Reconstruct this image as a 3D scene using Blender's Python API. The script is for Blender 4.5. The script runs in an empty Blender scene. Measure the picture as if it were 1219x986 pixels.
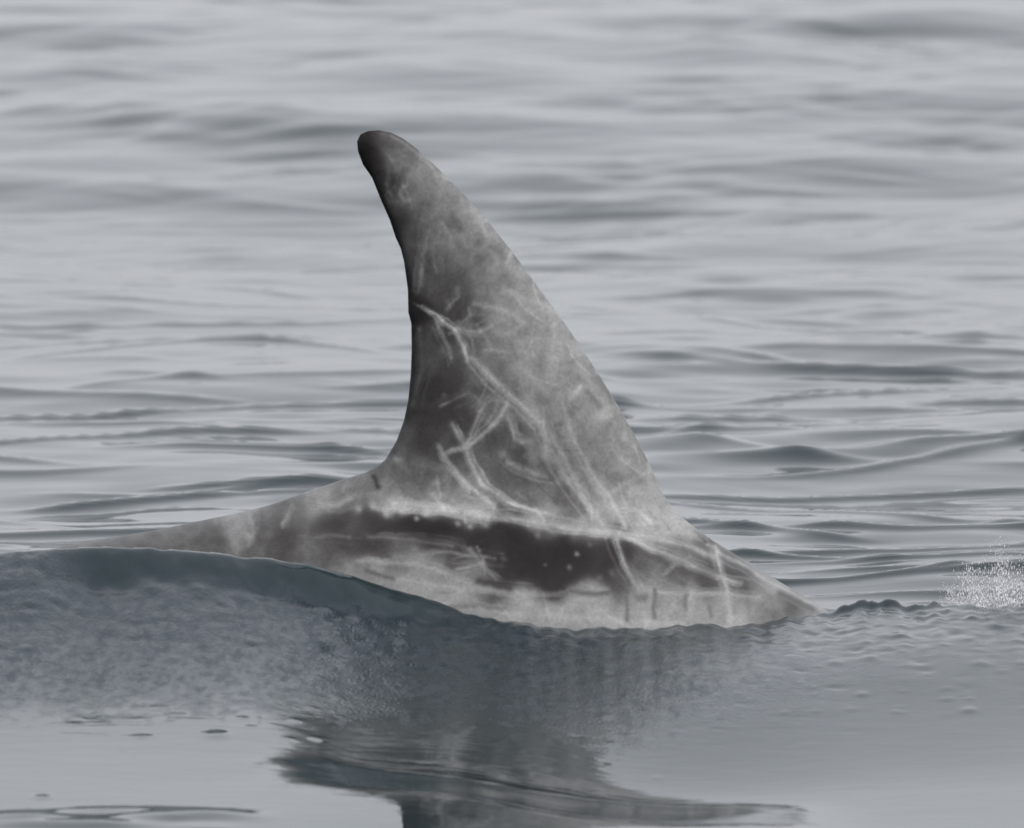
import bpy, math, random
import numpy as np

# ------------------------------------------------------------------ camera, sky, sun, exposure
D = 15.0                                   # metres from the lens to the animal
PITCH = math.radians(6.0)                 # line of sight to the waterline
CAM_H = D * math.tan(PITCH)
F_PX = 15200.0                             # focal length in photo pixels (1219 wide)
ROW0 = 760.0                               # photo row of the world origin
AXIS = PITCH - math.atan((ROW0 - 493.0) / F_PX)

scene = bpy.context.scene
col = scene.collection
cam_d = bpy.data.cameras.new('camera')
cam_d.sensor_width = 36.0
cam_d.lens = 36.0 * F_PX / 1219.0
cam_d.clip_start = 0.5
cam_d.clip_end = 9000.0
cam_d.dof.use_dof = True
cam_d.dof.focus_distance = 15.5
cam_d.dof.aperture_fstop = 15.0
cam = bpy.data.objects.new('camera', cam_d)
col.objects.link(cam)
cam.location = (0.0, -D, CAM_H)
cam.rotation_euler = (math.pi / 2 - AXIS, 0, 0)
scene.camera = cam

SUN_EL, SUN_AZ = math.radians(48), math.radians(142)     # azimuth clockwise from +Y
world = bpy.data.worlds.new('World')
scene.world = world
world.use_nodes = True
nt = world.node_tree
nt.nodes.clear()
sky = nt.nodes.new('ShaderNodeTexSky')
sky.sky_type = 'NISHITA'
sky.sun_disc = False
sky.sun_elevation = SUN_EL
sky.sun_rotation = SUN_AZ
sky.dust_density = 5.0
sky.air_density = 1.0
sky.ozone_density = 1.0
hs = nt.nodes.new('ShaderNodeHueSaturation')              # cloud veil: nearly colourless
hs.inputs['Saturation'].default_value = 0.30
mixw = nt.nodes.new('ShaderNodeMix')
mixw.data_type = 'RGBA'
mixw.inputs[0].default_value = 0.66
mixw.inputs[7].default_value = (5.45, 5.56, 5.88, 1)
bg = nt.nodes.new('ShaderNodeBackground')
bg.inputs['Strength'].default_value = 0.124
wo = nt.nodes.new('ShaderNodeOutputWorld')
nt.links.new(sky.outputs[0], hs.inputs['Color'])
nt.links.new(hs.outputs[0], mixw.inputs[6])
nt.links.new(mixw.outputs[2], bg.inputs['Color'])
nt.links.new(bg.outputs[0], wo.inputs['Surface'])

sun_d = bpy.data.lights.new('sun', 'SUN')
sun_d.energy = 1.4
sun_d.angle = math.radians(25)
sun_d.color = (1.0, 0.97, 0.93)
sun = bpy.data.objects.new('sun', sun_d)
col.objects.link(sun)
sun.rotation_euler = (math.pi / 2 - SUN_EL, 0, math.pi - SUN_AZ)
sun.location = (3, -4, 6)

vs = scene.view_settings
vs.view_transform = 'Standard'
vs.look = 'None'
vs.gamma = 1.0
vs.use_curve_mapping = False
vs.exposure = 0.55

# ------------------------------------------------------------------ helpers
rng = np.random.default_rng(11)
ca, sa = math.cos(AXIS), math.sin(AXIS)

def on_plane(px, py, y):
    """world x, z where the sight line of a photo pixel meets the vertical plane at depth y"""
    u = (np.asarray(px, float) - 609.5) / F_PX
    v = (493.0 - np.asarray(py, float)) / F_PX
    t = (np.asarray(y, float) + D) / (ca + v * sa)
    return t * u, CAM_H + t * (-sa + v * ca)

def sstep(a, b, x):
    t = np.clip((x - a) / (b - a), 0, 1)
    return t * t * (3 - 2 * t)

def spline(xs, ys):
    """monotone-ish cubic (Catmull-Rom tangents) through control points"""
    xs, ys = np.array(xs, float), np.array(ys, float)
    m = np.gradient(ys, xs)
    def f(x):
        x = np.clip(x, xs[0], xs[-1])
        i = np.clip(np.searchsorted(xs, x) - 1, 0, len(xs) - 2)
        h = xs[i + 1] - xs[i]
        t = (x - xs[i]) / h
        return ((2*t**3 - 3*t*t + 1) * ys[i] + (t**3 - 2*t*t + t) * h * m[i]
                + (-2*t**3 + 3*t*t) * ys[i + 1] + (t**3 - t*t) * h * m[i + 1])
    return f

def mesh_object(name, verts, faces, mat, smooth=True):
    me = bpy.data.meshes.new(name)
    verts = np.asarray(verts, np.float32)
    faces = np.asarray(faces, np.int32)
    n, k = faces.shape
    me.vertices.add(len(verts))
    me.vertices.foreach_set('co', verts.ravel())
    me.loops.add(n * k)
    me.loops.foreach_set('vertex_index', faces.ravel())
    me.polygons.add(n)
    me.polygons.foreach_set('loop_start', np.arange(0, n * k, k, dtype=np.int32))
    me.polygons.foreach_set('loop_total', np.full(n, k, np.int32))
    if smooth:
        me.polygons.foreach_set('use_smooth', np.ones(n, bool))
    me.update(calc_edges=True)
    me.validate()
    me.materials.append(mat)
    o = bpy.data.objects.new(name, me)
    col.objects.link(o)
    return o

def new_mat(name):
    m = bpy.data.materials.new(name)
    m.use_nodes = True
    return m, m.node_tree, m.node_tree.nodes['Principled BSDF']

# ------------------------------------------------------------------ materials
m_water, wt, wb = new_mat('sea_water')
wb.inputs['Base Color'].default_value = (0.020, 0.029, 0.036, 1)
wb.inputs['Roughness'].default_value = 0.03
wb.inputs['IOR'].default_value = 1.333
geo = wt.nodes.new('ShaderNodeNewGeometry')
mp = wt.nodes.new('ShaderNodeMapping')
mp.inputs['Scale'].default_value = (9, 16, 9)
wt.links.new(geo.outputs['Position'], mp.inputs['Vector'])
nz = wt.nodes.new('ShaderNodeTexNoise')
nz.inputs['Scale'].default_value = 1.6
nz.inputs['Detail'].default_value = 5
nz.inputs['Distortion'].default_value = 0.4
wt.links.new(mp.outputs[0], nz.inputs['Vector'])
bp = wt.nodes.new('ShaderNodeBump')
bp.inputs['Strength'].default_value = 0.22
bp.inputs['Distance'].default_value = 0.0016
wt.links.new(nz.outputs[0], bp.inputs['Height'])
cat = wt.nodes.new('ShaderNodeAttribute')                   # where falling drops roughen and aerate the water
cat.attribute_name = 'chop'
n3 = wt.nodes.new('ShaderNodeTexNoise')
n3.inputs['Scale'].default_value = 230
n3.inputs['Detail'].default_value = 4
mp3 = wt.nodes.new('ShaderNodeMapping')
mp3.inputs['Scale'].default_value = (1, 0.45, 1)
wt.links.new(geo.outputs['Position'], mp3.inputs['Vector'])
wt.links.new(mp3.outputs[0], n3.inputs['Vector'])
bp3 = wt.nodes.new('ShaderNodeBump')
bp3.inputs['Distance'].default_value = 0.0012
wt.links.new(cat.outputs['Fac'], bp3.inputs['Strength'])
wt.links.new(n3.outputs[0], bp3.inputs['Height'])
wt.links.new(bp.outputs[0], bp3.inputs['Normal'])
wt.links.new(bp3.outputs[0], wb.inputs['Normal'])
n4 = wt.nodes.new('ShaderNodeTexNoise')
n4.inputs['Scale'].default_value = 95
n4.inputs['Detail'].default_value = 3
mp4 = wt.nodes.new('ShaderNodeMapping')
mp4.inputs['Scale'].default_value = (1, 0.30, 1)
wt.links.new(geo.outputs['Position'], mp4.inputs['Vector'])
wt.links.new(mp4.outputs[0], n4.inputs['Vector'])
fl = wt.nodes.new('ShaderNodeMapRange')
fl.inputs['From Min'].default_value = 0.35
fl.inputs['From Max'].default_value = 0.65
fl.inputs['To Min'].default_value = 0.25
fl.inputs['To Max'].default_value = 1.1
wt.links.new(n4.outputs[0], fl.inputs['Value'])
fm = wt.nodes.new('ShaderNodeMath')
fm.operation = 'MULTIPLY'
wt.links.new(cat.outputs['Fac'], fm.inputs[0])
wt.links.new(fl.outputs[0], fm.inputs[1])
rr = wt.nodes.new('ShaderNodeMapRange')
rr.inputs['To Min'].default_value = 0.012
rr.inputs['To Max'].default_value = 0.44
wt.links.new(fm.outputs[0], rr.inputs['Value'])
wt.links.new(rr.outputs[0], wb.inputs['Roughness'])
air = wt.nodes.new('ShaderNodeMix')
air.data_type = 'RGBA'
air.inputs[6].default_value = (0.012, 0.022, 0.026, 1)
air.inputs[7].default_value = (0.027, 0.036, 0.046, 1)
wt.links.new(fm.outputs[0], air.inputs[0])
wt.links.new(air.outputs[2], wb.inputs['Base Color'])

m_skin, kt, kb = new_mat('dolphin_skin')
att = kt.nodes.new('ShaderNodeAttribute')
att.attribute_name = 'pigment_shade'
tc = kt.nodes.new('ShaderNodeTexCoord')
n1 = kt.nodes.new('ShaderNodeTexNoise')
n1.inputs['Scale'].default_value = 260
n1.inputs['Detail'].default_value = 4
kt.links.new(tc.outputs['Object'], n1.inputs['Vector'])
mr = kt.nodes.new('ShaderNodeMapRange')
mr.inputs['From Min'].default_value = 0.25
mr.inputs['From Max'].default_value = 0.75
mr.inputs['To Min'].default_value = 0.84
mr.inputs['To Max'].default_value = 1.16
kt.links.new(n1.outputs[0], mr.inputs['Value'])
mx = kt.nodes.new('ShaderNodeVectorMath')
mx.operation = 'SCALE'
kt.links.new(att.outputs['Color'], mx.inputs[0])
kt.links.new(mr.outputs[0], mx.inputs['Scale'])
kt.links.new(mx.outputs[0], kb.inputs['Base Color'])
kb.inputs['Coat Weight'].default_value = 0.08
kb.inputs['Coat Roughness'].default_value = 0.18
kb.inputs['Roughness'].default_value = 0.5
kb.inputs['Specular IOR Level'].default_value = 0.22
kb.inputs['IOR'].default_value = 1.36
bk = kt.nodes.new('ShaderNodeBump')
bk.inputs['Strength'].default_value = 0.25
bk.inputs['Distance'].default_value = 0.0012
n2 = kt.nodes.new('ShaderNodeTexNoise')
n2.inputs['Scale'].default_value = 70
n2.inputs['Detail'].default_value = 6
kt.links.new(tc.outputs['Object'], n2.inputs['Vector'])
kt.links.new(n2.outputs[0], bk.inputs['Height'])
kt.links.new(bk.outputs[0], kb.inputs['Normal'])

m_spray, st, sb = new_mat('white_spray')
sb.inputs['Base Color'].default_value = (0.86, 0.86, 0.90, 1)
sb.inputs['Roughness'].default_value = 0.12
sb.inputs['IOR'].default_value = 1.333
sb.inputs['Transmission Weight'].default_value = 0.45
sn = st.nodes.new('ShaderNodeTexNoise')
sn.inputs['Scale'].default_value = 120
sr = st.nodes.new('ShaderNodeMapRange')
sr.inputs['To Min'].default_value = 0.05
sr.inputs['To Max'].default_value = 0.45
st.links.new(sn.outputs[0], sr.inputs['Value'])
st.links.new(sr.outputs[0], sb.inputs['Transmission Weight'])

# ------------------------------------------------------------------ water: one displaced sheet out to the horizon
def graded(lo, hi, step, far_lo, far_hi, growth):
    a = list(np.arange(lo, hi + step / 2, step))
    s, v = step, a[-1]
    while v < far_hi:
        s *= growth; v += s; a.append(v)
    s, v = step, a[0]; b = []
    while v > far_lo:
        s *= growth; v -= s; b.append(v)
    return np.array(b[::-1] + a)

gx = graded(-0.80, 0.80, 0.0040, -4000, 4000, 1.09)
gy_near = np.concatenate([np.arange(-2.6, -1.1, 0.0075), np.arange(-1.1, 0.25, 0.0050)])
gy = list(gy_near)
s, v = 0.005, gy[-1]
while v < 16.0:
    s = min(s * 1.005, 0.014 + 0.0016 * max(v, 0)); v += s; gy.append(v)
while v < 8000:
    s *= 1.07; v += s; gy.append(v)
s, v = 0.005, gy[0]; b = []
while v > -400:
    s *= 1.07; v -= s; b.append(v)
gy = np.array(b[::-1] + gy)
X, Y = np.meshgrid(gx, gy)                                  # rows along y

# crest that the animal pushes up, running along its flank
cpx = [-260, -120, 0, 60, 120, 200, 300, 350, 400, 450, 500, 550, 600, 650, 700, 740, 800, 900, 980, 1040, 1120, 1219, 1350, 1500]
crow = [700, 672, 660, 656, 653, 656, 664, 670, 681, 696, 711, 727, 740, 746, 749, 749, 746, 737, 730, 724, 722, 722, 727, 745]
cdep = [-.30, -.30, -.30, -.30, -.29, -.28, -.27, -.265, -.26, -.255, -.25, -.245, -.24, -.235, -.22, -.21, -.18, -.11, -.05, -.03, -.03, -.04, -.06, -.08]
cxs, czs = on_plane(np.array(cpx), np.array(crow), np.array(cdep))
f_z, f_y = spline(cxs, czs), spline(cxs, cdep)
zc, yc = f_z(X), f_y(X)
zc = zc + (.0016 * np.sin(X * 61 + 1.0) + .0011 * np.sin(X * 143) + .0008 * np.sin(X * 290 + 2)) * sstep(-.2, .0, X) * sstep(1.2, .9, X)

# long profile along y in front of the crest, as a slope curve (degrees towards the camera)
rows_ = np.array([700, 745, 780, 810, 832, 852, 875, 900, 914, 924, 934, 942, 960, 990, 1060, 1300])
ps_mid = np.array([4., 4.0, 4.0, 3.9, 3.8, 3.5, 2.8, 1.9, 1.0, -3.4, -3.4, 0.8, 1.6, 1.8, 0.3, 0.0])
ps_side = np.array([5., 5.2, 4.6, 3.8, 2.6, 1.9, 1.5, 1.2, 1.0, 0.8, 0.7, 0.6, 0.6, 0.6, 0.3, 0.0])
ps_left = np.array([1.6, 1.6, 1.6, 1.6, 1.6, 1.6, 1.6, 1.5, 1.4, 1.3, 1.2, 1.1, 1.0, 0.8, 0.3, 0.0])
yy = np.linspace(-0.24, -6, 4001)
dy = yy[1] - yy[0]
def march(slopes):                                          # from the crest towards the camera
    p = np.zeros(len(yy))
    for i in range(1, len(yy)):
        el = math.atan2(CAM_H - p[i - 1] - 0.03, D + yy[i - 1])   # depression of the sight line to this point
        row = 493.0 + math.tan(el - AXIS) * F_PX
        p[i] = p[i - 1] + dy * math.tan(math.radians(np.interp(row, rows_, slopes)))
    return p[::-1]
prof, prof_s, prof_l = march(ps_mid), march(ps_side), march(ps_left)
yy = yy[::-1]
wob = 0.035 * np.sin(X * 5.1 + 0.6) + 0.018 * np.sin(X * 13.0 + 2.0) + 0.006 * np.sin(X * 37.0)
midw = sstep(-.31, -.10, X) * sstep(.42, .20, X)
yq = np.clip(Y + wob * sstep(-0.45, -0.9, Y), -6, -0.24)
base_front = np.interp(yq, yy, prof) * midw + (np.interp(yq, yy, prof_s) * (X > 0) + np.interp(yq, yy, prof_l) * (X <= 0)) * (1 - midw) + np.clip(Y + 0.24, 0, 0.3) * 0.09
base_front = base_front * np.exp(-np.clip(np.abs(X) - 2.0, 0, 60) ** 2 / 6.0)

d = Y - yc
zref = 0.030
fall = np.exp(-(np.clip(-d, 0, None) / 0.27) ** 1.35)
front = base_front - (np.interp(np.clip(yc, -6, -0.24), yy, prof) + np.clip(yc + 0.24, 0, 0.3) * 0.09) * fall + zref
front = np.where(d < 0, front, zref)
front += (zc - zref) * fall
back = zc * np.exp(-(np.clip(d, 0, None) / 0.13) ** 1.7)
side = np.exp(-np.clip(np.abs(X) - 1.0, 0, 60) ** 2 / 0.8)
far_front = sstep(-6, -3, Y)
Z = np.where(d < 0, front, back) * side
# shallow lean of the water right of the fin's mirror image
Z += -0.036 * sstep(-.12, .18, X) * sstep(1.1, .3, X) * sstep(-.22, -1.15, Y) * sstep(-2.6, -1.7, Y)
# rounded lip just under the left crest
lip = sstep(-.56, -.46, X) * sstep(.03, -.12, X)
Z -= lip * (0.027 + .008 * np.sin(X * 21)) * sstep(0.0, -0.085, d) * np.exp(np.clip(d, -5, 0) / 0.28)

# ambient waves
def waves(n, l0, l1, slope, spread, seed, direction=math.pi / 2):
    r = np.random.default_rng(seed)
    out = np.zeros_like(X)
    for _ in range(n):
        lam = l0 * (l1 / l0) ** r.random()
        th = direction + r.normal() * spread
        k = 2 * math.pi / lam
        a = slope / k * math.sqrt(2.0 / n)
        out += a * np.sin(k * (X * math.cos(th) + Y * math.sin(th)) + r.random() * 6.283)
    return out

def fade(l):                                                # drop waves the sheet can no longer carry
    return np.exp(-(np.clip(np.hypot(np.clip(np.abs(X) - .86, 0, None), np.clip(Y - 16, 0, None) + np.clip(-2.6 - Y, 0, None)) / (l * 12), 0, 9)) ** 2)

behind = sstep(0.02, 0.5, d)
near = 1 - sstep(-0.5, -0.05, d) * (1 - behind)
long_w = waves(60, 0.34, 1.5, 0.047, 0.90, 3) * fade(0.6)
mid_w = waves(80, 0.09, 0.34, 0.052, 0.80, 4) * fade(0.2)
swell = waves(14, 2.5, 9.0, 0.03, 0.5, 9) * fade(6)
patch = waves(12, 0.5, 1.6, 1.0, 1.2, 21); patch = patch / patch.std()
patch = sstep(-0.6, 1.4, patch)
# long thin creases: sharpened crests, bent by a slow warp
warp = waves(14, 0.6, 2.4, 0.36, 1.0, 31)
def creases(lam, th, ph, sharp):
    p = (X * math.cos(th) + (Y + warp) * math.sin(th)) / lam + ph
    q = p - np.floor(p) - 0.5
    q = np.sign(q) * (np.sqrt(q * q + (.008 / lam) ** 2) - .008 / lam)
    return np.exp(-np.abs(q) * sharp * (1 + 0.6 * (q > 0)))
cre = np.zeros_like(X)
for lam, deg, ph, am in ((0.57, 72, .1, .0085), (0.43, 104, .4, .0066), (0.49, 93, .7, .0078), (0.31, 62, .2, .0040), (0.36, 118, .6, .0042)):
    g = waves(8, 0.35, 1.2, 1.0, 1.2, int(1000 * lam)); g = sstep(-0.5, 1.1, g / g.std())
    cre += am * g * 1.3 * creases(lam, math.radians(deg), ph, 26)
cre *= sstep(0.1, 0.4, d) * (1 - 0.7 * sstep(2.5, 6.0, Y)) * fade(0.15)
amb = long_w * (0.25 + 0.75 * behind) * np.where(Y < 0, 0.30, 1.0) + mid_w * (0.35 + 0.65 * patch) * np.where(d < 0, 0.06, 0.25 + 0.75 * behind)
amb = amb * sstep(0.0, 0.06, np.abs(d)) + swell * sstep(1.5, 6.0, np.abs(Y)) 
Z += amb + cre

def noise2(u, v, scale, seed, octaves=3):
    """value noise on a lattice"""
    out = np.zeros_like(u); amp = 1.0; tot = 0
    for o in range(octaves):
        r = np.random.default_rng(seed + o).random((512, 512))
        p, q = u / scale * 2 ** o + 1000, v / scale * 2 ** o + 1000
        i, j = np.floor(p).astype(int), np.floor(q).astype(int)
        a, b = p - i, q - j
        a, b = a * a * (3 - 2 * a), b * b * (3 - 2 * b)
        i0, j0, i1, j1 = i % 512, j % 512, (i + 1) % 512, (j + 1) % 512
        out += amp * ((r[i0, j0] * (1 - a) + r[i1, j0] * a) * (1 - b) + (r[i0, j1] * (1 - a) + r[i1, j1] * a) * b)
        tot += amp; amp *= 0.55
    return out / tot - 0.5

fx = (gx > -.9) & (gx < .9); fy = (gy > -2.6) & (gy < .2)
jj, ii = np.where(fy)[0], np.where(fx)[0]
sub = np.ix_(jj, ii)
xx_, yy_, dd_ = X[sub] * 1000, Y[sub] * 1000, d[sub]
gran = noise2(xx_, yy_ * .6, 12, 300, 2) * .0007 + noise2(xx_, yy_ * .5, 46, 320, 2) * .0014
edge = .53 + .12 * noise2(xx_, yy_ * .2, 90, 410, 4) + .22 * noise2(xx_, yy_ * .3, 10, 420, 2)
reach = sstep(edge + .20, edge - .14, -dd_) * sstep(0.012, -0.03, dd_)
reach *= 0.22 + 0.78 * sstep(0.50, 0.05, X[sub])
Z[sub] += gran * reach

# spatter: small rings, dimples and lumps thrown on the face of the crest
def stamp(px, py, h, wx, wy):
    i0, i1 = np.searchsorted(gx, [px - 3.2 * wx, px + 3.2 * wx])
    j0, j1 = np.searchsorted(gy, [py - 3.2 * wy, py + 3.2 * wy])
    if i1 <= i0 or j1 <= j0:
        return
    xx, yy2 = X[j0:j1, i0:i1], Y[j0:j1, i0:i1]
    Z[j0:j1, i0:i1] += h * np.exp(-((xx - px) / wx) ** 2 - ((yy2 - py) / wy) ** 2)

for _ in range(5200):
    x = rng.uniform(-0.85, 0.85)
    dd = -rng.gamma(1.7, 0.11)
    if x > 0.1 and rng.random() < 0.35: continue
    r = rng.uniform(0.004, 0.011)
    stamp(x, float(f_y(x)) + dd, rng.normal() * 0.075 * r * 1.3 * math.exp(dd / 0.5), r, r * rng.uniform(1.0, 1.8))
# single lumps that read as dark dots, at the places the photograph shows
dots = [(1026, 827, 10, 1), (1153, 846, 12, 1), (995, 789, 11, 1), (853, 790, 9, 1), (803, 752, 5, 1), (690, 765, 8, .7), (718, 780, 6, .9),
        (185, 738, 11, 1), (298, 764, 9, 1), (68, 789, 10, 1), (184, 792, 6, 1), (130, 798, 9, .8), (380, 772, 10, .8), (330, 809, 8, .8),
        (380, 808, 9, .9), (110, 821, 7, .7), (20, 831, 9, 1), (190, 843, 12, .9), (170, 877, 11, 1), (258, 875, 20, .8), (352, 858, 10, .7),
        (378, 880, 12, .7), (50, 950, 13, 1), (730, 886, 8, .7), (15, 800, 18, .9), (60, 812, 20, .7), (822, 778, 16, .5), (700, 760, 9, .9),
        (470, 790, 12, .8), (560, 830, 10, .6), (620, 800, 9, .7), (345, 880, 9, .6), (34, 865, 8, .7), (1155, 832, 5, .6)]
for _ in range(150):
    dots.append((rng.uniform(-10, 1000) if rng.random() < .8 else rng.uniform(700, 1225), 745 + rng.gamma(2.2, 24), rng.uniform(4, 9), rng.uniform(.35, .9)))
def water_hit(px, py):
    ys = np.linspace(-2.55, 0.6, 1400)
    xs, zs = on_plane(px, py, ys)
    i = np.clip(np.searchsorted(gx, xs), 0, len(gx) - 1); j = np.clip(np.searchsorted(gy, ys), 0, len(gy) - 1)
    below = zs < Z[j, i]
    # first point along the sight line that is under the surface
    k = np.argmax(below)
    return xs[k], ys[k]
for px, py, w, a in dots:
    x, y = water_hit(px, py)
    r = w * 0.00055
    stamp(x, y, (0.22 if px > 700 else 0.14 if py > 835 else 0.34) * a * r, r * 1.25, max(r * 2.4, 0.010))
# turbulent lumps along the crest in front of the animal
nn = noise2(gx * 1000, 0 * gx, 10, 515, 3)
kx = np.clip((gx - .362) / .03, 0, 1) * np.clip((.53 - gx) / .06, 0, 1) * .0115 * np.clip(.5 + 1.3 * nn, .2, 1.1)
Z += kx[None, :] * np.exp(-((d - .004 - .02 * nn[None, :]) / .013) ** 2)
for _ in range(60):
    px = rng.uniform(965, 1225)
    x = (px - 609.5) * 0.001
    w = rng.uniform(.003, .009)
    stamp(x, float(f_y(x)) + rng.uniform(-.09, .01), rng.uniform(-.4, 1.0) * .0022, w, w * rng.uniform(1, 2.5))
# small sheet of rough wavelets in the near left corner
for _ in range(26):
    px, py = rng.uniform(-20, 260), rng.uniform(962, 986)
    x, y = water_hit(px, py)
    stamp(x, y, rng.uniform(.0008, .0022), rng.uniform(.02, .06), rng.uniform(.02, .035))

ny, nx = X.shape
idx = np.arange(nx * ny, dtype=np.int32).reshape(ny, nx)
faces = np.stack([idx[:-1, :-1], idx[:-1, 1:], idx[1:, 1:], idx[1:, :-1]], -1).reshape(-1, 4)
water = mesh_object('water', np.stack([X, Y, Z], -1).reshape(-1, 3), faces, m_water)
chop = np.zeros_like(X)
chop[sub] = reach * np.clip(0.85 + .7 * noise2(xx_, yy_ * .25, 26, 350, 4), 0.12, 1.2)
chop[sub] *= 1 - .85 * lip[sub] * sstep(-.125, -.03, dd_ + .05 * noise2(xx_, yy_ * .3, 30, 450, 3))
ca_ = water.data.attributes.new('chop', 'FLOAT', 'POINT')
ca_.data.foreach_set('value', chop.ravel().astype(np.float32))
water['kind'] = 'structure'
water['label'] = 'grey rippled sea water with a raised wave along the dolphin'

# ------------------------------------------------------------------ dolphin: implicit body + fins, one continuous skin
ridge = spline([-1.50, -1.25, -1.0, -.75, -.55, -.41, -.31, -.21, -.11, 0.0, .1, .2, .26, .33, .375, .55, .9, 1.25, 1.50],
               [-.46, -.28, -.12, .025, .103, .130, .150, .163, .166, .160, .148, .122, .098, .058, .030, -.085, -.31, -.53, -.72])
half_h = spline([-1.50, -1.25, -1.0, -.75, -.5, -.1, .3, .8, 1.15, 1.38, 1.50], [.030, .050, .085, .135, .19, .25, .27, .26, .215, .13, .03])
half_w = spline([-1.50, -1.25, -1.0, -.75, -.5, -.1, .3, .8, 1.15, 1.38, 1.50], [.018, .028, .055, .105, .155, .215, .235, .225, .185, .11, .03])

def P(px, py):
    x, z = on_plane(px, py, 0.0)
    return np.stack([x, z], -1)

fin_px = [(360, 700), (372, 650), (385, 606), (412, 583), (440, 567), (458, 549), (472, 525), (481, 500), (486, 476), (489, 445), (490, 415), (489.5, 385),
          (486, 372), (485.5, 345), (481, 312), (477, 296), (471, 283), (464, 262), (453, 237), (443, 212), (432, 196), (426, 180), (425, 168),
          (429, 160), (438, 156), (452, 155), (466, 158), (480, 165), (496, 177), (520, 199), (550, 229), (580, 262), (610, 300),
          (640, 341), (666, 376), (690, 411), (713, 446), (735, 482), (755, 517), (773, 552), (786, 582), (795, 608), (803, 636), (809, 668), (815, 720), (820, 800), (360, 800)]
fin_poly = P(np.array([p[0] for p in fin_px]), np.array([p[1] for p in fin_px]))

def poly_sd(poly, x, z):
    """signed distance to a closed polygon, negative inside"""
    best = np.full(x.shape, 1e9); inside = np.zeros(x.shape, bool)
    n = len(poly)
    for i in range(n):
        ax, az = poly[i]; bx, bz = poly[(i + 1) % n]
        ex, ez = bx - ax, bz - az
        t = np.clip(((x - ax) * ex + (z - az) * ez) / (ex * ex + ez * ez), 0, 1)
        best = np.minimum(best, (x - ax - t * ex) ** 2 + (z - az - t * ez) ** 2)
        c = ((az > z) != (bz > z)) & (x < (bx - ax) * (z - az) / (bz - az + 1e-12) + ax)
        inside ^= c
    s = np.sqrt(best)
    return np.where(inside, -s, s)

def plate(sd, off, tm, em):
    """slab of half thickness tm round off=0 with an elliptic edge em deep"""
    q = np.clip(em + sd, 0, None) / em * tm
    return np.sqrt(q * q + off * off) - tm

fluke_poly = np.array([(-1.42, 0), (-1.40, .05), (-1.52, .16), (-1.68, .29), (-1.74, .31), (-1.70, .22), (-1.63, .10), (-1.60, .0),
                       (-1.63, -.10), (-1.70, -.22), (-1.74, -.31), (-1.68, -.29), (-1.52, -.16), (-1.40, -.05)])
flip_poly = np.array([(.86, .12), (.78, .20), (.62, .34), (.46, .42), (.42, .40), (.50, .30), (.60, .18), (.66, .10)])

def smin(a, b, k):
    h = np.clip(k - np.abs(a - b), 0, None) / k
    return np.minimum(a, b) - h * h * k * 0.25

def dolphin_f(x, y, z, sd=None):
    r, h, w = ridge(x), half_h(x), half_w(x)
    g = np.sqrt((y / w) ** 2 + ((z - r + h) / h) ** 2)
    body = (g - 1) * w
    body = np.maximum(body, np.maximum(x - 1.49, -1.47 - x))
    if sd is None:
        sd = poly_sd(fin_poly, x, z)
    t = np.clip((z - 0.10) / 0.50, 0, 1)
    fin = plate(sd, y, 0.030 - 0.021 * t ** 0.8, 0.075 - 0.045 * t)
    return smin(body, fin, 0.045)

def extra_f(x, y, z):                                      # flukes and flippers, under water
    fl = plate(poly_sd(fluke_poly, x, y), z - (ridge(np.maximum(x, -1.5)) - .03 + (x + 1.5) * .4 * (x < -1.5)), .014, .04)
    zz = ridge(x) - 1.55 * half_h(x) - (np.abs(y) - .2) * .75
    fp = plate(poly_sd(flip_poly, x, np.abs(y)), (z - zz) * .8, .016, .04)
    return np.minimum(fl, fp)

def axis_pts(lo, f0, f1, hi, fine, coarse):
    a = np.arange(lo, f0, coarse); m = np.arange(f0, f1, fine); c = np.arange(f1, hi, coarse)
    return np.concatenate([a, m, c])
ax = axis_pts(-1.80, -.62, .42, 1.56, .0042, .018)
ay_h = [0.0008]
s = .0016
while ay_h[-1] < 0.46:
    if ay_h[-1] > .02: s = min(s * 1.12, .014)
    ay_h.append(ay_h[-1] + s)
ay = np.array([-a for a in ay_h[::-1]] + ay_h)
az = axis_pts(-1.30, .0, .70, .72, .0042, .018)
gx2, gz2 = np.meshgrid(ax, az, indexing='ij')
sd2 = poly_sd(fin_poly, gx2, gz2)
V = np.empty((len(ax), len(ay), len(az)), np.float32)
for i0 in range(0, len(ax), 24):
    xs = ax[i0:i0 + 24]
    xx, y3, z3 = xs[:, None, None], ay[None, :, None], az[None, None, :]
    V[i0:i0 + 24] = dolphin_f(xx + 0 * y3 + 0 * z3, y3, z3, sd2[i0:i0 + 24][:, None, :])
for m in (ax < -1.30, (ax > .36) & (ax < .95)):             # add flukes, flippers only where they are
    ii = np.where(m)[0]
    xx, y3, z3 = np.broadcast_arrays(ax[ii][:, None, None], ay[None, :, None], az[None, None, az < .0])
    e = extra_f(xx, y3, z3)
    V[ii[0]:ii[-1] + 1, :, :e.shape[2]] = smin(V[ii[0]:ii[-1] + 1, :, :e.shape[2]].astype(float), e, .03)

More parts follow.
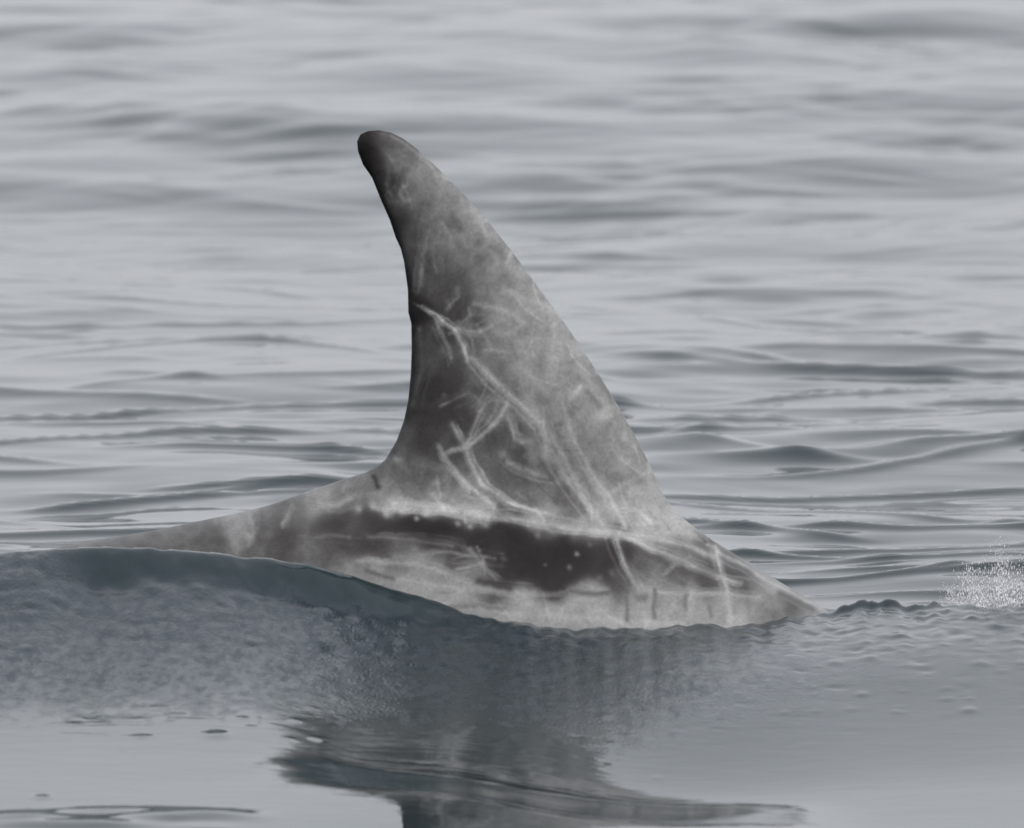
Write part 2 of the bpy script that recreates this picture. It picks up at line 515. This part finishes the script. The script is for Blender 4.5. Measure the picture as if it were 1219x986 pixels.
# surface nets
S = V < 0
cnt = np.zeros((S.shape[0] - 1, S.shape[1] - 1, S.shape[2] - 1), np.int8)
for a in (0, 1):
    for b in (0, 1):
        for c in (0, 1):
            cnt += S[a:S.shape[0] - 1 + a, b:S.shape[1] - 1 + b, c:S.shape[2] - 1 + c]
ci, cj, ck = np.where((cnt > 0) & (cnt < 8))
cid = np.full(cnt.shape, -1, np.int32)
cid[ci, cj, ck] = np.arange(len(ci))
acc = np.zeros((len(ci), 3)); num = np.zeros(len(ci))
corners = [(a, b, c) for a in (0, 1) for b in (0, 1) for c in (0, 1)]
for p in corners:
    for q in corners:
        if sum(q) - sum(p) == 1 and all(qq >= pp for pp, qq in zip(p, q)):
            va = V[ci + p[0], cj + p[1], ck + p[2]].astype(float); vb = V[ci + q[0], cj + q[1], ck + q[2]].astype(float)
            m = (va < 0) != (vb < 0)
            t = np.where(m, va / np.where(m, va - vb, 1), 0)
            A = np.stack([ax[ci + p[0]], ay[cj + p[1]], az[ck + p[2]]], -1)
            B = np.stack([ax[ci + q[0]], ay[cj + q[1]], az[ck + q[2]]], -1)
            acc += np.where(m[:, None], A + (B - A) * t[:, None], 0); num += m
dv = acc / num[:, None]
quads = []
for axis in range(3):
    sh = [slice(None)] * 3; sh2 = [slice(None)] * 3
    sh[axis] = slice(0, -1); sh2[axis] = slice(1, None)
    i, j, k = np.where(S[tuple(sh)] != S[tuple(sh2)])
    flip = S[i, j, k]
    o = [(0, 0), (-1, 0), (-1, -1), (0, -1)]
    c4 = []
    for (u, v2) in o:
        if axis == 0: c4.append(cid[i, j + u, k + v2])
        elif axis == 1: c4.append(cid[i + v2, j, k + u])
        else: c4.append(cid[i + u, j + v2, k])
    q4 = np.stack(c4, -1)
    q4[~flip] = q4[~flip][:, ::-1]
    quads.append(q4)
quads = np.concatenate(quads)

# one split of the quads that stand above the water, for the scar pattern
def split(v, q):
    e = np.sort(np.stack([q, np.roll(q, -1, 1)], -1).reshape(-1, 2), 1)
    key = e[:, 0].astype(np.int64) * (len(v) + 1) + e[:, 1]
    u, first, inv = np.unique(key, return_index=True, return_inverse=True)
    mid = (v[e[first, 0]] + v[e[first, 1]]) / 2
    em = inv.reshape(-1, 4) + len(v)
    cen = v[q].mean(1)
    cidx = np.arange(len(q)) + len(v) + len(u)
    nv = np.concatenate([v, mid, cen])
    nq = [np.stack([q[:, a], em[:, a], cidx, em[:, (a + 3) % 4]], -1) for a in range(4)]
    return nv, np.concatenate(nq)
dv, quads = split(dv, quads)
# settle the vertices on the smooth implicit surface where it is seen
vis = (dv[:, 0] > -.66) & (dv[:, 0] < .46) & (dv[:, 2] > -.16)
for _ in range(4):
    x, y, z = dv[vis].T
    e = 4e-4
    f0 = dolphin_f(x, y, z)
    g = np.stack([(dolphin_f(x + e, y, z) - f0), (dolphin_f(x, y + e, z) - f0), (dolphin_f(x, y, z + e) - f0)], -1) / e
    step = np.clip(f0 / np.clip((g * g).sum(1), .02, None), -.02, .02)[:, None] * g
    ln = np.linalg.norm(step, axis=1, keepdims=True)
    dv[vis] -= step * np.minimum(1, .0025 / np.maximum(ln, 1e-9))

# --- skin colour with some shading painted in: body tone, scars and scratches in a side-view chart of the animal (u along the body, v up the flank)
def srgb(v):
    v = np.asarray(v, float) / 255.0
    return np.where(v < 0.04045, v / 12.92, ((v + 0.055) / 1.055) ** 2.4)

tone = np.array([  # darker towards the trailing edge: mostly the skin's own colour, partly painted shade
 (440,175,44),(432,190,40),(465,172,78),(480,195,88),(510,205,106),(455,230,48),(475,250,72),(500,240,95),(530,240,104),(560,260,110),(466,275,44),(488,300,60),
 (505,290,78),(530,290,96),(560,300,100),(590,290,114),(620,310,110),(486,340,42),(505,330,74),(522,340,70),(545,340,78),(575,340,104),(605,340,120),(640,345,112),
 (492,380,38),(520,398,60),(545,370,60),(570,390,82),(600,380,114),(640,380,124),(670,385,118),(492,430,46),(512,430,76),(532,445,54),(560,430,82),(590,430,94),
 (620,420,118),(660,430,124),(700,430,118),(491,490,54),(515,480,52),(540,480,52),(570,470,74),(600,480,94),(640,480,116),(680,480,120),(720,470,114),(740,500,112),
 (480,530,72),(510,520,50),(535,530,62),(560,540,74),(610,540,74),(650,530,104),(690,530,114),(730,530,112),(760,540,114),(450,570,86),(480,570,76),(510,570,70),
 (530,572,80),(560,580,84),(600,570,70),(640,575,82),(690,570,104),(740,570,112),(780,580,118),(620,592,72),(680,598,80),(740,605,112),(790,610,122),(815,630,126),
 (430,590,92),(470,596,100),(520,600,100),
 (100,650,96),(200,638,92),(250,632,80),(290,620,118),(320,630,84),(350,612,86),(380,600,108),(410,592,100),(250,648,88),(200,650,92),
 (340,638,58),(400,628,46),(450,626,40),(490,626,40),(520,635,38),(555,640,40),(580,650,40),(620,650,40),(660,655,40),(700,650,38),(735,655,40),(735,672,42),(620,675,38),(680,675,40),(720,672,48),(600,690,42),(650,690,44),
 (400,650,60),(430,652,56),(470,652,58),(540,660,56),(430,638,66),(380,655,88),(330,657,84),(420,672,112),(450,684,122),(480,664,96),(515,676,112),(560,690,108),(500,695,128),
 (540,712,130),(620,718,134),(700,715,128),(760,715,130),(820,712,130),(860,720,134),(640,738,132),(760,738,132),
 (740,690,70),(760,675,82),(785,668,72),(800,682,80),(840,692,70),(765,695,100),(815,662,74),(850,662,76),(885,692,70),(905,708,116),(940,716,88),(965,724,122),(905,684,126),(930,700,130),
 (560,612,104),(650,622,112),(700,630,112),(780,640,120),
], float)

strokes = [  # (points, width, tone)
 ([(503,370),(522,381),(543,398)],3.4,158), ([(543,398),(551,414),(557,432)],5.0,156), ([(519,386),(530,405),(537,428)],4.2,112), ([(543,398),(572,398),(586,391)],4.2,128),
 ([(532,372),(546,357),(545,347)],4,100), ([(560,372),(562,378),(551,388)],4,120), ([(565,366),(590,372),(612,390)],5,118), ([(580,420),(605,424)],4,118),
 ([(563,430),(590,456),(618,484),(642,506)],4.6,140), ([(642,506),(654,535),(676,576),(706,612)],5.5,124), ([(636,486),(644,510),(650,545)],5,124),
 ([(670,482),(678,520),(698,556),(726,598),(744,630)],4.6,136), ([(655,520),(682,572),(716,626)],5,126),
 ([(604,486),(592,506),(572,524),(556,534),(538,540)],4.4,138), ([(576,488),(566,510),(556,532)],4,122), ([(538,506),(550,528),(560,552),(574,578),(604,600),(650,614)],4.8,138),
 ([(556,536),(566,565),(580,585)],3.6,118), ([(524,536),(540,562),(560,584)],4.6,138), ([(566,586),(588,606)],5,132), ([(605,500),(612,526),(623,530)],4.2,132), ([(604,482),(586,478),(572,492)],4.5,118),
 ([(604,552),(618,560),(650,570)],6,110), ([(630,530),(634,552)],8,110), ([(524,488),(560,470),(580,486)],3,92),
 ([(678,480),(693,463)],4.5,140), ([(718,592),(745,576),(772,562)],4,124), ([(788,560),(800,590),(803,620)],7,128), ([(700,560),(720,600)],4,122),
 ([(484,224),(477,236),(482,246),(490,242)],3.6,108), ([(465,200),(462,225),(468,240)],3.5,80), ([(512,280),(504,310),(498,352)],4.2,96), ([(526,268),(540,300)],4,108), ([(548,280),(556,300)],3.6,112),
 ([(520,330),(516,300),(530,272)],3.2,98), ([(500,395),(504,440),(492,485)],4.5,72), ([(600,350),(640,366),(668,380)],7,124), ([(500,180),(520,215),(530,235)],5,108),
 ([(590,262),(572,270),(578,285)],4,124), ([(612,300),(604,318)],4,126), ([(620,440),(650,470)],6,126),([(660,390),(655,450)],8,126),([(690,440),(720,500)],7,120),
 ([(450,606),(490,608),(540,612),(600,618),(660,628),(720,638),(760,646)],8,134), ([(470,600),(520,606),(575,612)],5,132),
 ([(700,632),(760,640),(810,650),(848,664)],7,134), ([(735,638),(790,662),(840,682),(878,696)],4.2,142), ([(730,640),(742,672),(756,700)],4.4,128), ([(840,650),(880,673),(920,697),(982,729)],5.5,142),
 ([(849,652),(858,692),(866,738)],4.6,146), ([(786,684),(800,672),(818,666)],3.6,112), ([(780,690),(810,700)],4,108),([(560,655),(575,676),(590,690)],4,104),([(545,680),(575,672)],3,120),
 ([(300,612),(306,636),(300,652)],4,118),([(282,612),(290,630)],7,122),([(340,626),(352,602)],4,112),([(380,600),(402,604),(420,596)],6,116),([(440,640),(490,644),(540,652)],3.5,84),
 ([(360,640),(420,642)],3.5,80),([(470,664),(540,660),(590,668)],3,104),([(430,668),(500,672),(570,700)],5,126),([(460,690),(540,700),(620,708),(720,704)],4.5,134),([(520,720),(640,734),(760,740)],6,138),
 ([(560,700),(640,706)],4,116),([(760,705),(840,706),(900,712)],5,134),
]
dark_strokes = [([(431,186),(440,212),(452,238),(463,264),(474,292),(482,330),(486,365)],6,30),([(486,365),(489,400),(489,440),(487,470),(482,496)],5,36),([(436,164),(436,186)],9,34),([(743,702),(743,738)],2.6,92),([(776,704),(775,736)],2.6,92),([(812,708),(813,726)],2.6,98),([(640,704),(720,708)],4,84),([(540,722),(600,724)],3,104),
 ([(570,694),(606,702)],5,56),([(740,650),(790,672)],3.2,72),([(925,708),(962,726)],4,86),([(446,570),(452,582)],3,48),([(700,470),(712,488)],4,98),([(712,454),(726,480)],4,98),
 ([(588,300),(600,312)],4,98),([(600,286),(622,312)],3.0,92),([(628,320),(650,350)],3,102),([(560,236),(575,256)],4,88),([(540,262),(548,280)],5,86),([(748,510),(768,548)],3.4,104),([(440,682),(470,690)],4,86),
 ([(756,712),(764,712)],5,96),([(840,722),(842,734)],3,100)]
blobs = [(718,498,7,140),(742,523,6,130),(577,444,4,128),(630,478,5,128),(474,548,5,118),(520,578,5,108),(508,612,5,140),(482,608,6,140),(462,612,6,132),(560,628,4,120),(640,640,3,96),
 (686,662,3,118),(676,678,3,104),(648,674,2.5,80),(300,640,5,138),(262,622,5,112),(530,474,3,84),(578,626,4,110),(555,622,3,120),(728,684,5,82),(712,690,4,90),(600,668,3,70),(700,650,2.5,84),
 (548,380,9,56),(528,556,5,96),(540,600,5,120),(600,545,6,112),(690,500,5,126),(575,456,4,120),(446,604,4,124),(430,607,4,120),(497,619,3,120),(545,626,3,116)]

def seg_d(u, v, pts):
    best = np.full(u.shape, 1e9)
    for (ax_, ay_), (bx, by) in zip(pts[:-1], pts[1:]):
        ex, ey = bx - ax_, by - ay_
        t = np.clip(((u - ax_) * ex + (v - ay_) * ey) / (ex * ex + ey * ey), 0, 1)
        best = np.minimum(best, np.hypot(u - ax_ - t * ex, v - ay_ - t * ey))
    return best

side_y = -np.abs(dv[:, 1])                                  # both flanks wear the same chart
U = 609.5 + dv[:, 0] * 1000.0
Vv = ROW0 - (dv[:, 2] * math.cos(PITCH) + side_y * math.sin(PITCH)) * 1000.0
du = 7 * noise2(U, Vv, 22, 5); dvv = 7 * noise2(U, Vv, 22, 9)
u, w = U + du, Vv + dvv
num = np.zeros(len(u)); den = np.full(len(u), 1e-12)
for (a, b, t) in tone:
    k = np.exp(-((u - a) ** 2 + (w - b) ** 2) / (2 * 11.5 ** 2)) + 3e-5 / (1 + ((u - a) ** 2 + (w - b) ** 2) / 400)
    num += k * t; den += k
val = num / den
val += 27 * noise2(u, w, 19, 40, 4) * np.clip(val / 90, .5, 1) + 20 * noise2(u * 1.0, w * 0.6, 60, 60, 3) * np.clip(val / 90, .2, 1)
rid = 1 - np.abs(noise2(u, w, 26, 141, 3)) * 4.2
rid2 = 1 - np.abs(noise2(u, w, 15, 171, 2)) * 3.6
val += (11 * np.clip(rid, -1, 1) + 7 * np.clip(rid2, -1, 1) - 8) * np.clip((val - 48) / 40, 0, 1)
su, sv = U + du * .8, Vv + dvv * .8
wear = 0.72 + 1.0 * noise2(u, w, 12, 77, 3)
for pts, wd, t in strokes:
    dd = seg_d(su, sv, pts)
    t = t + 10
    m = np.exp(-(dd / (wd * .66)) ** 1.6) * np.clip(wear, .25, .95)
    val = np.where(t > val, val + (t - val) * m, val)
fr = np.random.default_rng(8)
for pts, wd, t in strokes:                                  # fine parallel rake marks beside the big scars
    for _ in range(3):
        ox, oy = fr.normal() * 7, fr.normal() * 5
        p2 = [(a + ox + fr.normal() * 1.5, b + oy + fr.normal() * 1.5) for a, b in pts]
        m = np.exp(-(seg_d(su, sv, p2) / 1.5) ** 2) * fr.uniform(.3, .75) * np.clip(wear, .1, 1)
        val = np.where(t - 4 > val, val + (t - 4 - val) * m, val)
for pts, wd, t in dark_strokes:
    m = np.exp(-(seg_d(su, sv, pts) / wd) ** 2) * .85
    val = val + np.minimum(t - val, 0) * m
for a, b, r, t in blobs:
    m = np.exp(-(((su - a) ** 2 + (sv - b) ** 2) / r ** 2)) * .85
    val += (t - val) * m
# faint hair-line scratches all over the light skin
hr = np.random.default_rng(5)
for _ in range(340):
    a, b = hr.uniform(430, 860), hr.uniform(180, 740)
    th = hr.normal(1.0, 0.5); L = hr.uniform(14, 50)
    m0 = (np.abs(U - a) < 70) & (np.abs(Vv - b) < 70)
    c = hr.uniform(-.01, .01)
    pts = [(a + math.cos(th + c * s_) * s_, b + math.sin(th + c * s_) * s_) for s_ in np.linspace(0, L, 4)]
    m = np.exp(-(seg_d(U[m0], Vv[m0], pts) / hr.choice([1.0, 1.2, 1.4, 2.6])) ** 2)
    vv = val[m0]
    val[m0] = vv + m * hr.uniform(-10, 16) * np.clip((vv - 40) / 45, 0, 1)
val = np.where(val < 60, val - (60 - val) * .35, val)
val = np.clip(val, 22, 175)
val = np.where(val > 62, val + (val - 62) * .19, val)
val = val * (1 - .15 * sstep(610, 690, Vv)) * (1 - .10 * sstep(440, 330, U))  # lower flank and rear toned down to offset skylight on upward-facing skin
ALB = 1.0
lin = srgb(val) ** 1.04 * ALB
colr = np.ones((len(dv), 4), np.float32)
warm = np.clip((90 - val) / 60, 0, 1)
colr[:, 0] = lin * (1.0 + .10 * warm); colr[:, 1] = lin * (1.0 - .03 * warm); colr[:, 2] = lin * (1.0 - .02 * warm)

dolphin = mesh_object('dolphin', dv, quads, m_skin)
at = dolphin.data.attributes.new('pigment_shade', 'FLOAT_COLOR', 'POINT')
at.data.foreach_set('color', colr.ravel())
dolphin['label'] = 'grey scarred dolphin surfacing, its tall dorsal fin standing above the wave'
dolphin['category'] = 'dolphin'

# ------------------------------------------------------------------ splash beyond the crest
drop_v = np.array([(1, 0, 0), (-1, 0, 0), (0, 1, 0), (0, -1, 0), (0, 0, 1), (0, 0, -1)], float)
drop_f = np.array([(0, 2, 4), (2, 1, 4), (1, 3, 4), (3, 0, 4), (2, 0, 5), (1, 2, 5), (3, 1, 5), (0, 3, 5)])

def spray(name, n, cx, width, height, cy, z0, seed):
    """fan of thin torn jets, each a chain of stretched drops that get finer with height"""
    r = np.random.default_rng(seed)
    vs_, fs_ = [], []
    jets = []
    for _ in range(20):
        x0 = cx + r.normal() * width * .5
        lean = (x0 - cx) * r.uniform(.2, 1.4) + r.normal() * .008
        jets.append((x0, cy + r.normal() * .05, height * r.uniform(.2, 1.0) * math.exp(-((x0 - cx) / width) ** 2 * .8), lean))
    k = 0
    while k < n:
        jx, jy, jh, lean = jets[r.integers(len(jets))]
        t = r.random() ** 1.7
        sp_ = .0022 + .007 * t
        p = np.array([jx + lean * t + r.normal() * sp_, jy + r.normal() * .01, z0 + jh * (t + .05 * r.normal() * t)])
        rad = .00015 * (5.0 ** (r.random() ** 2.5)) * (1.25 - .5 * t)
        ax_ = np.array([lean, 0, jh]) / math.hypot(lean, jh)
        st_ = r.uniform(1.0, 13.0) * (1 - .6 * t) + 1
        vv = drop_v * rad
        vv = vv + np.outer(vv @ ax_, ax_) * (st_ - 1)
        vs_.append(vv + p); fs_.append(drop_f + 6 * k); k += 1
    return mesh_object(name, np.concatenate(vs_), np.concatenate(fs_), m_spray)

sp = spray('splash', 21000, .572, .046, .125, .08, -.005, 3)
sp['label'] = 'fine white spray splashing up behind the wave crest ahead of the dolphin'
sp['category'] = 'splash'
sp['kind'] = 'stuff'
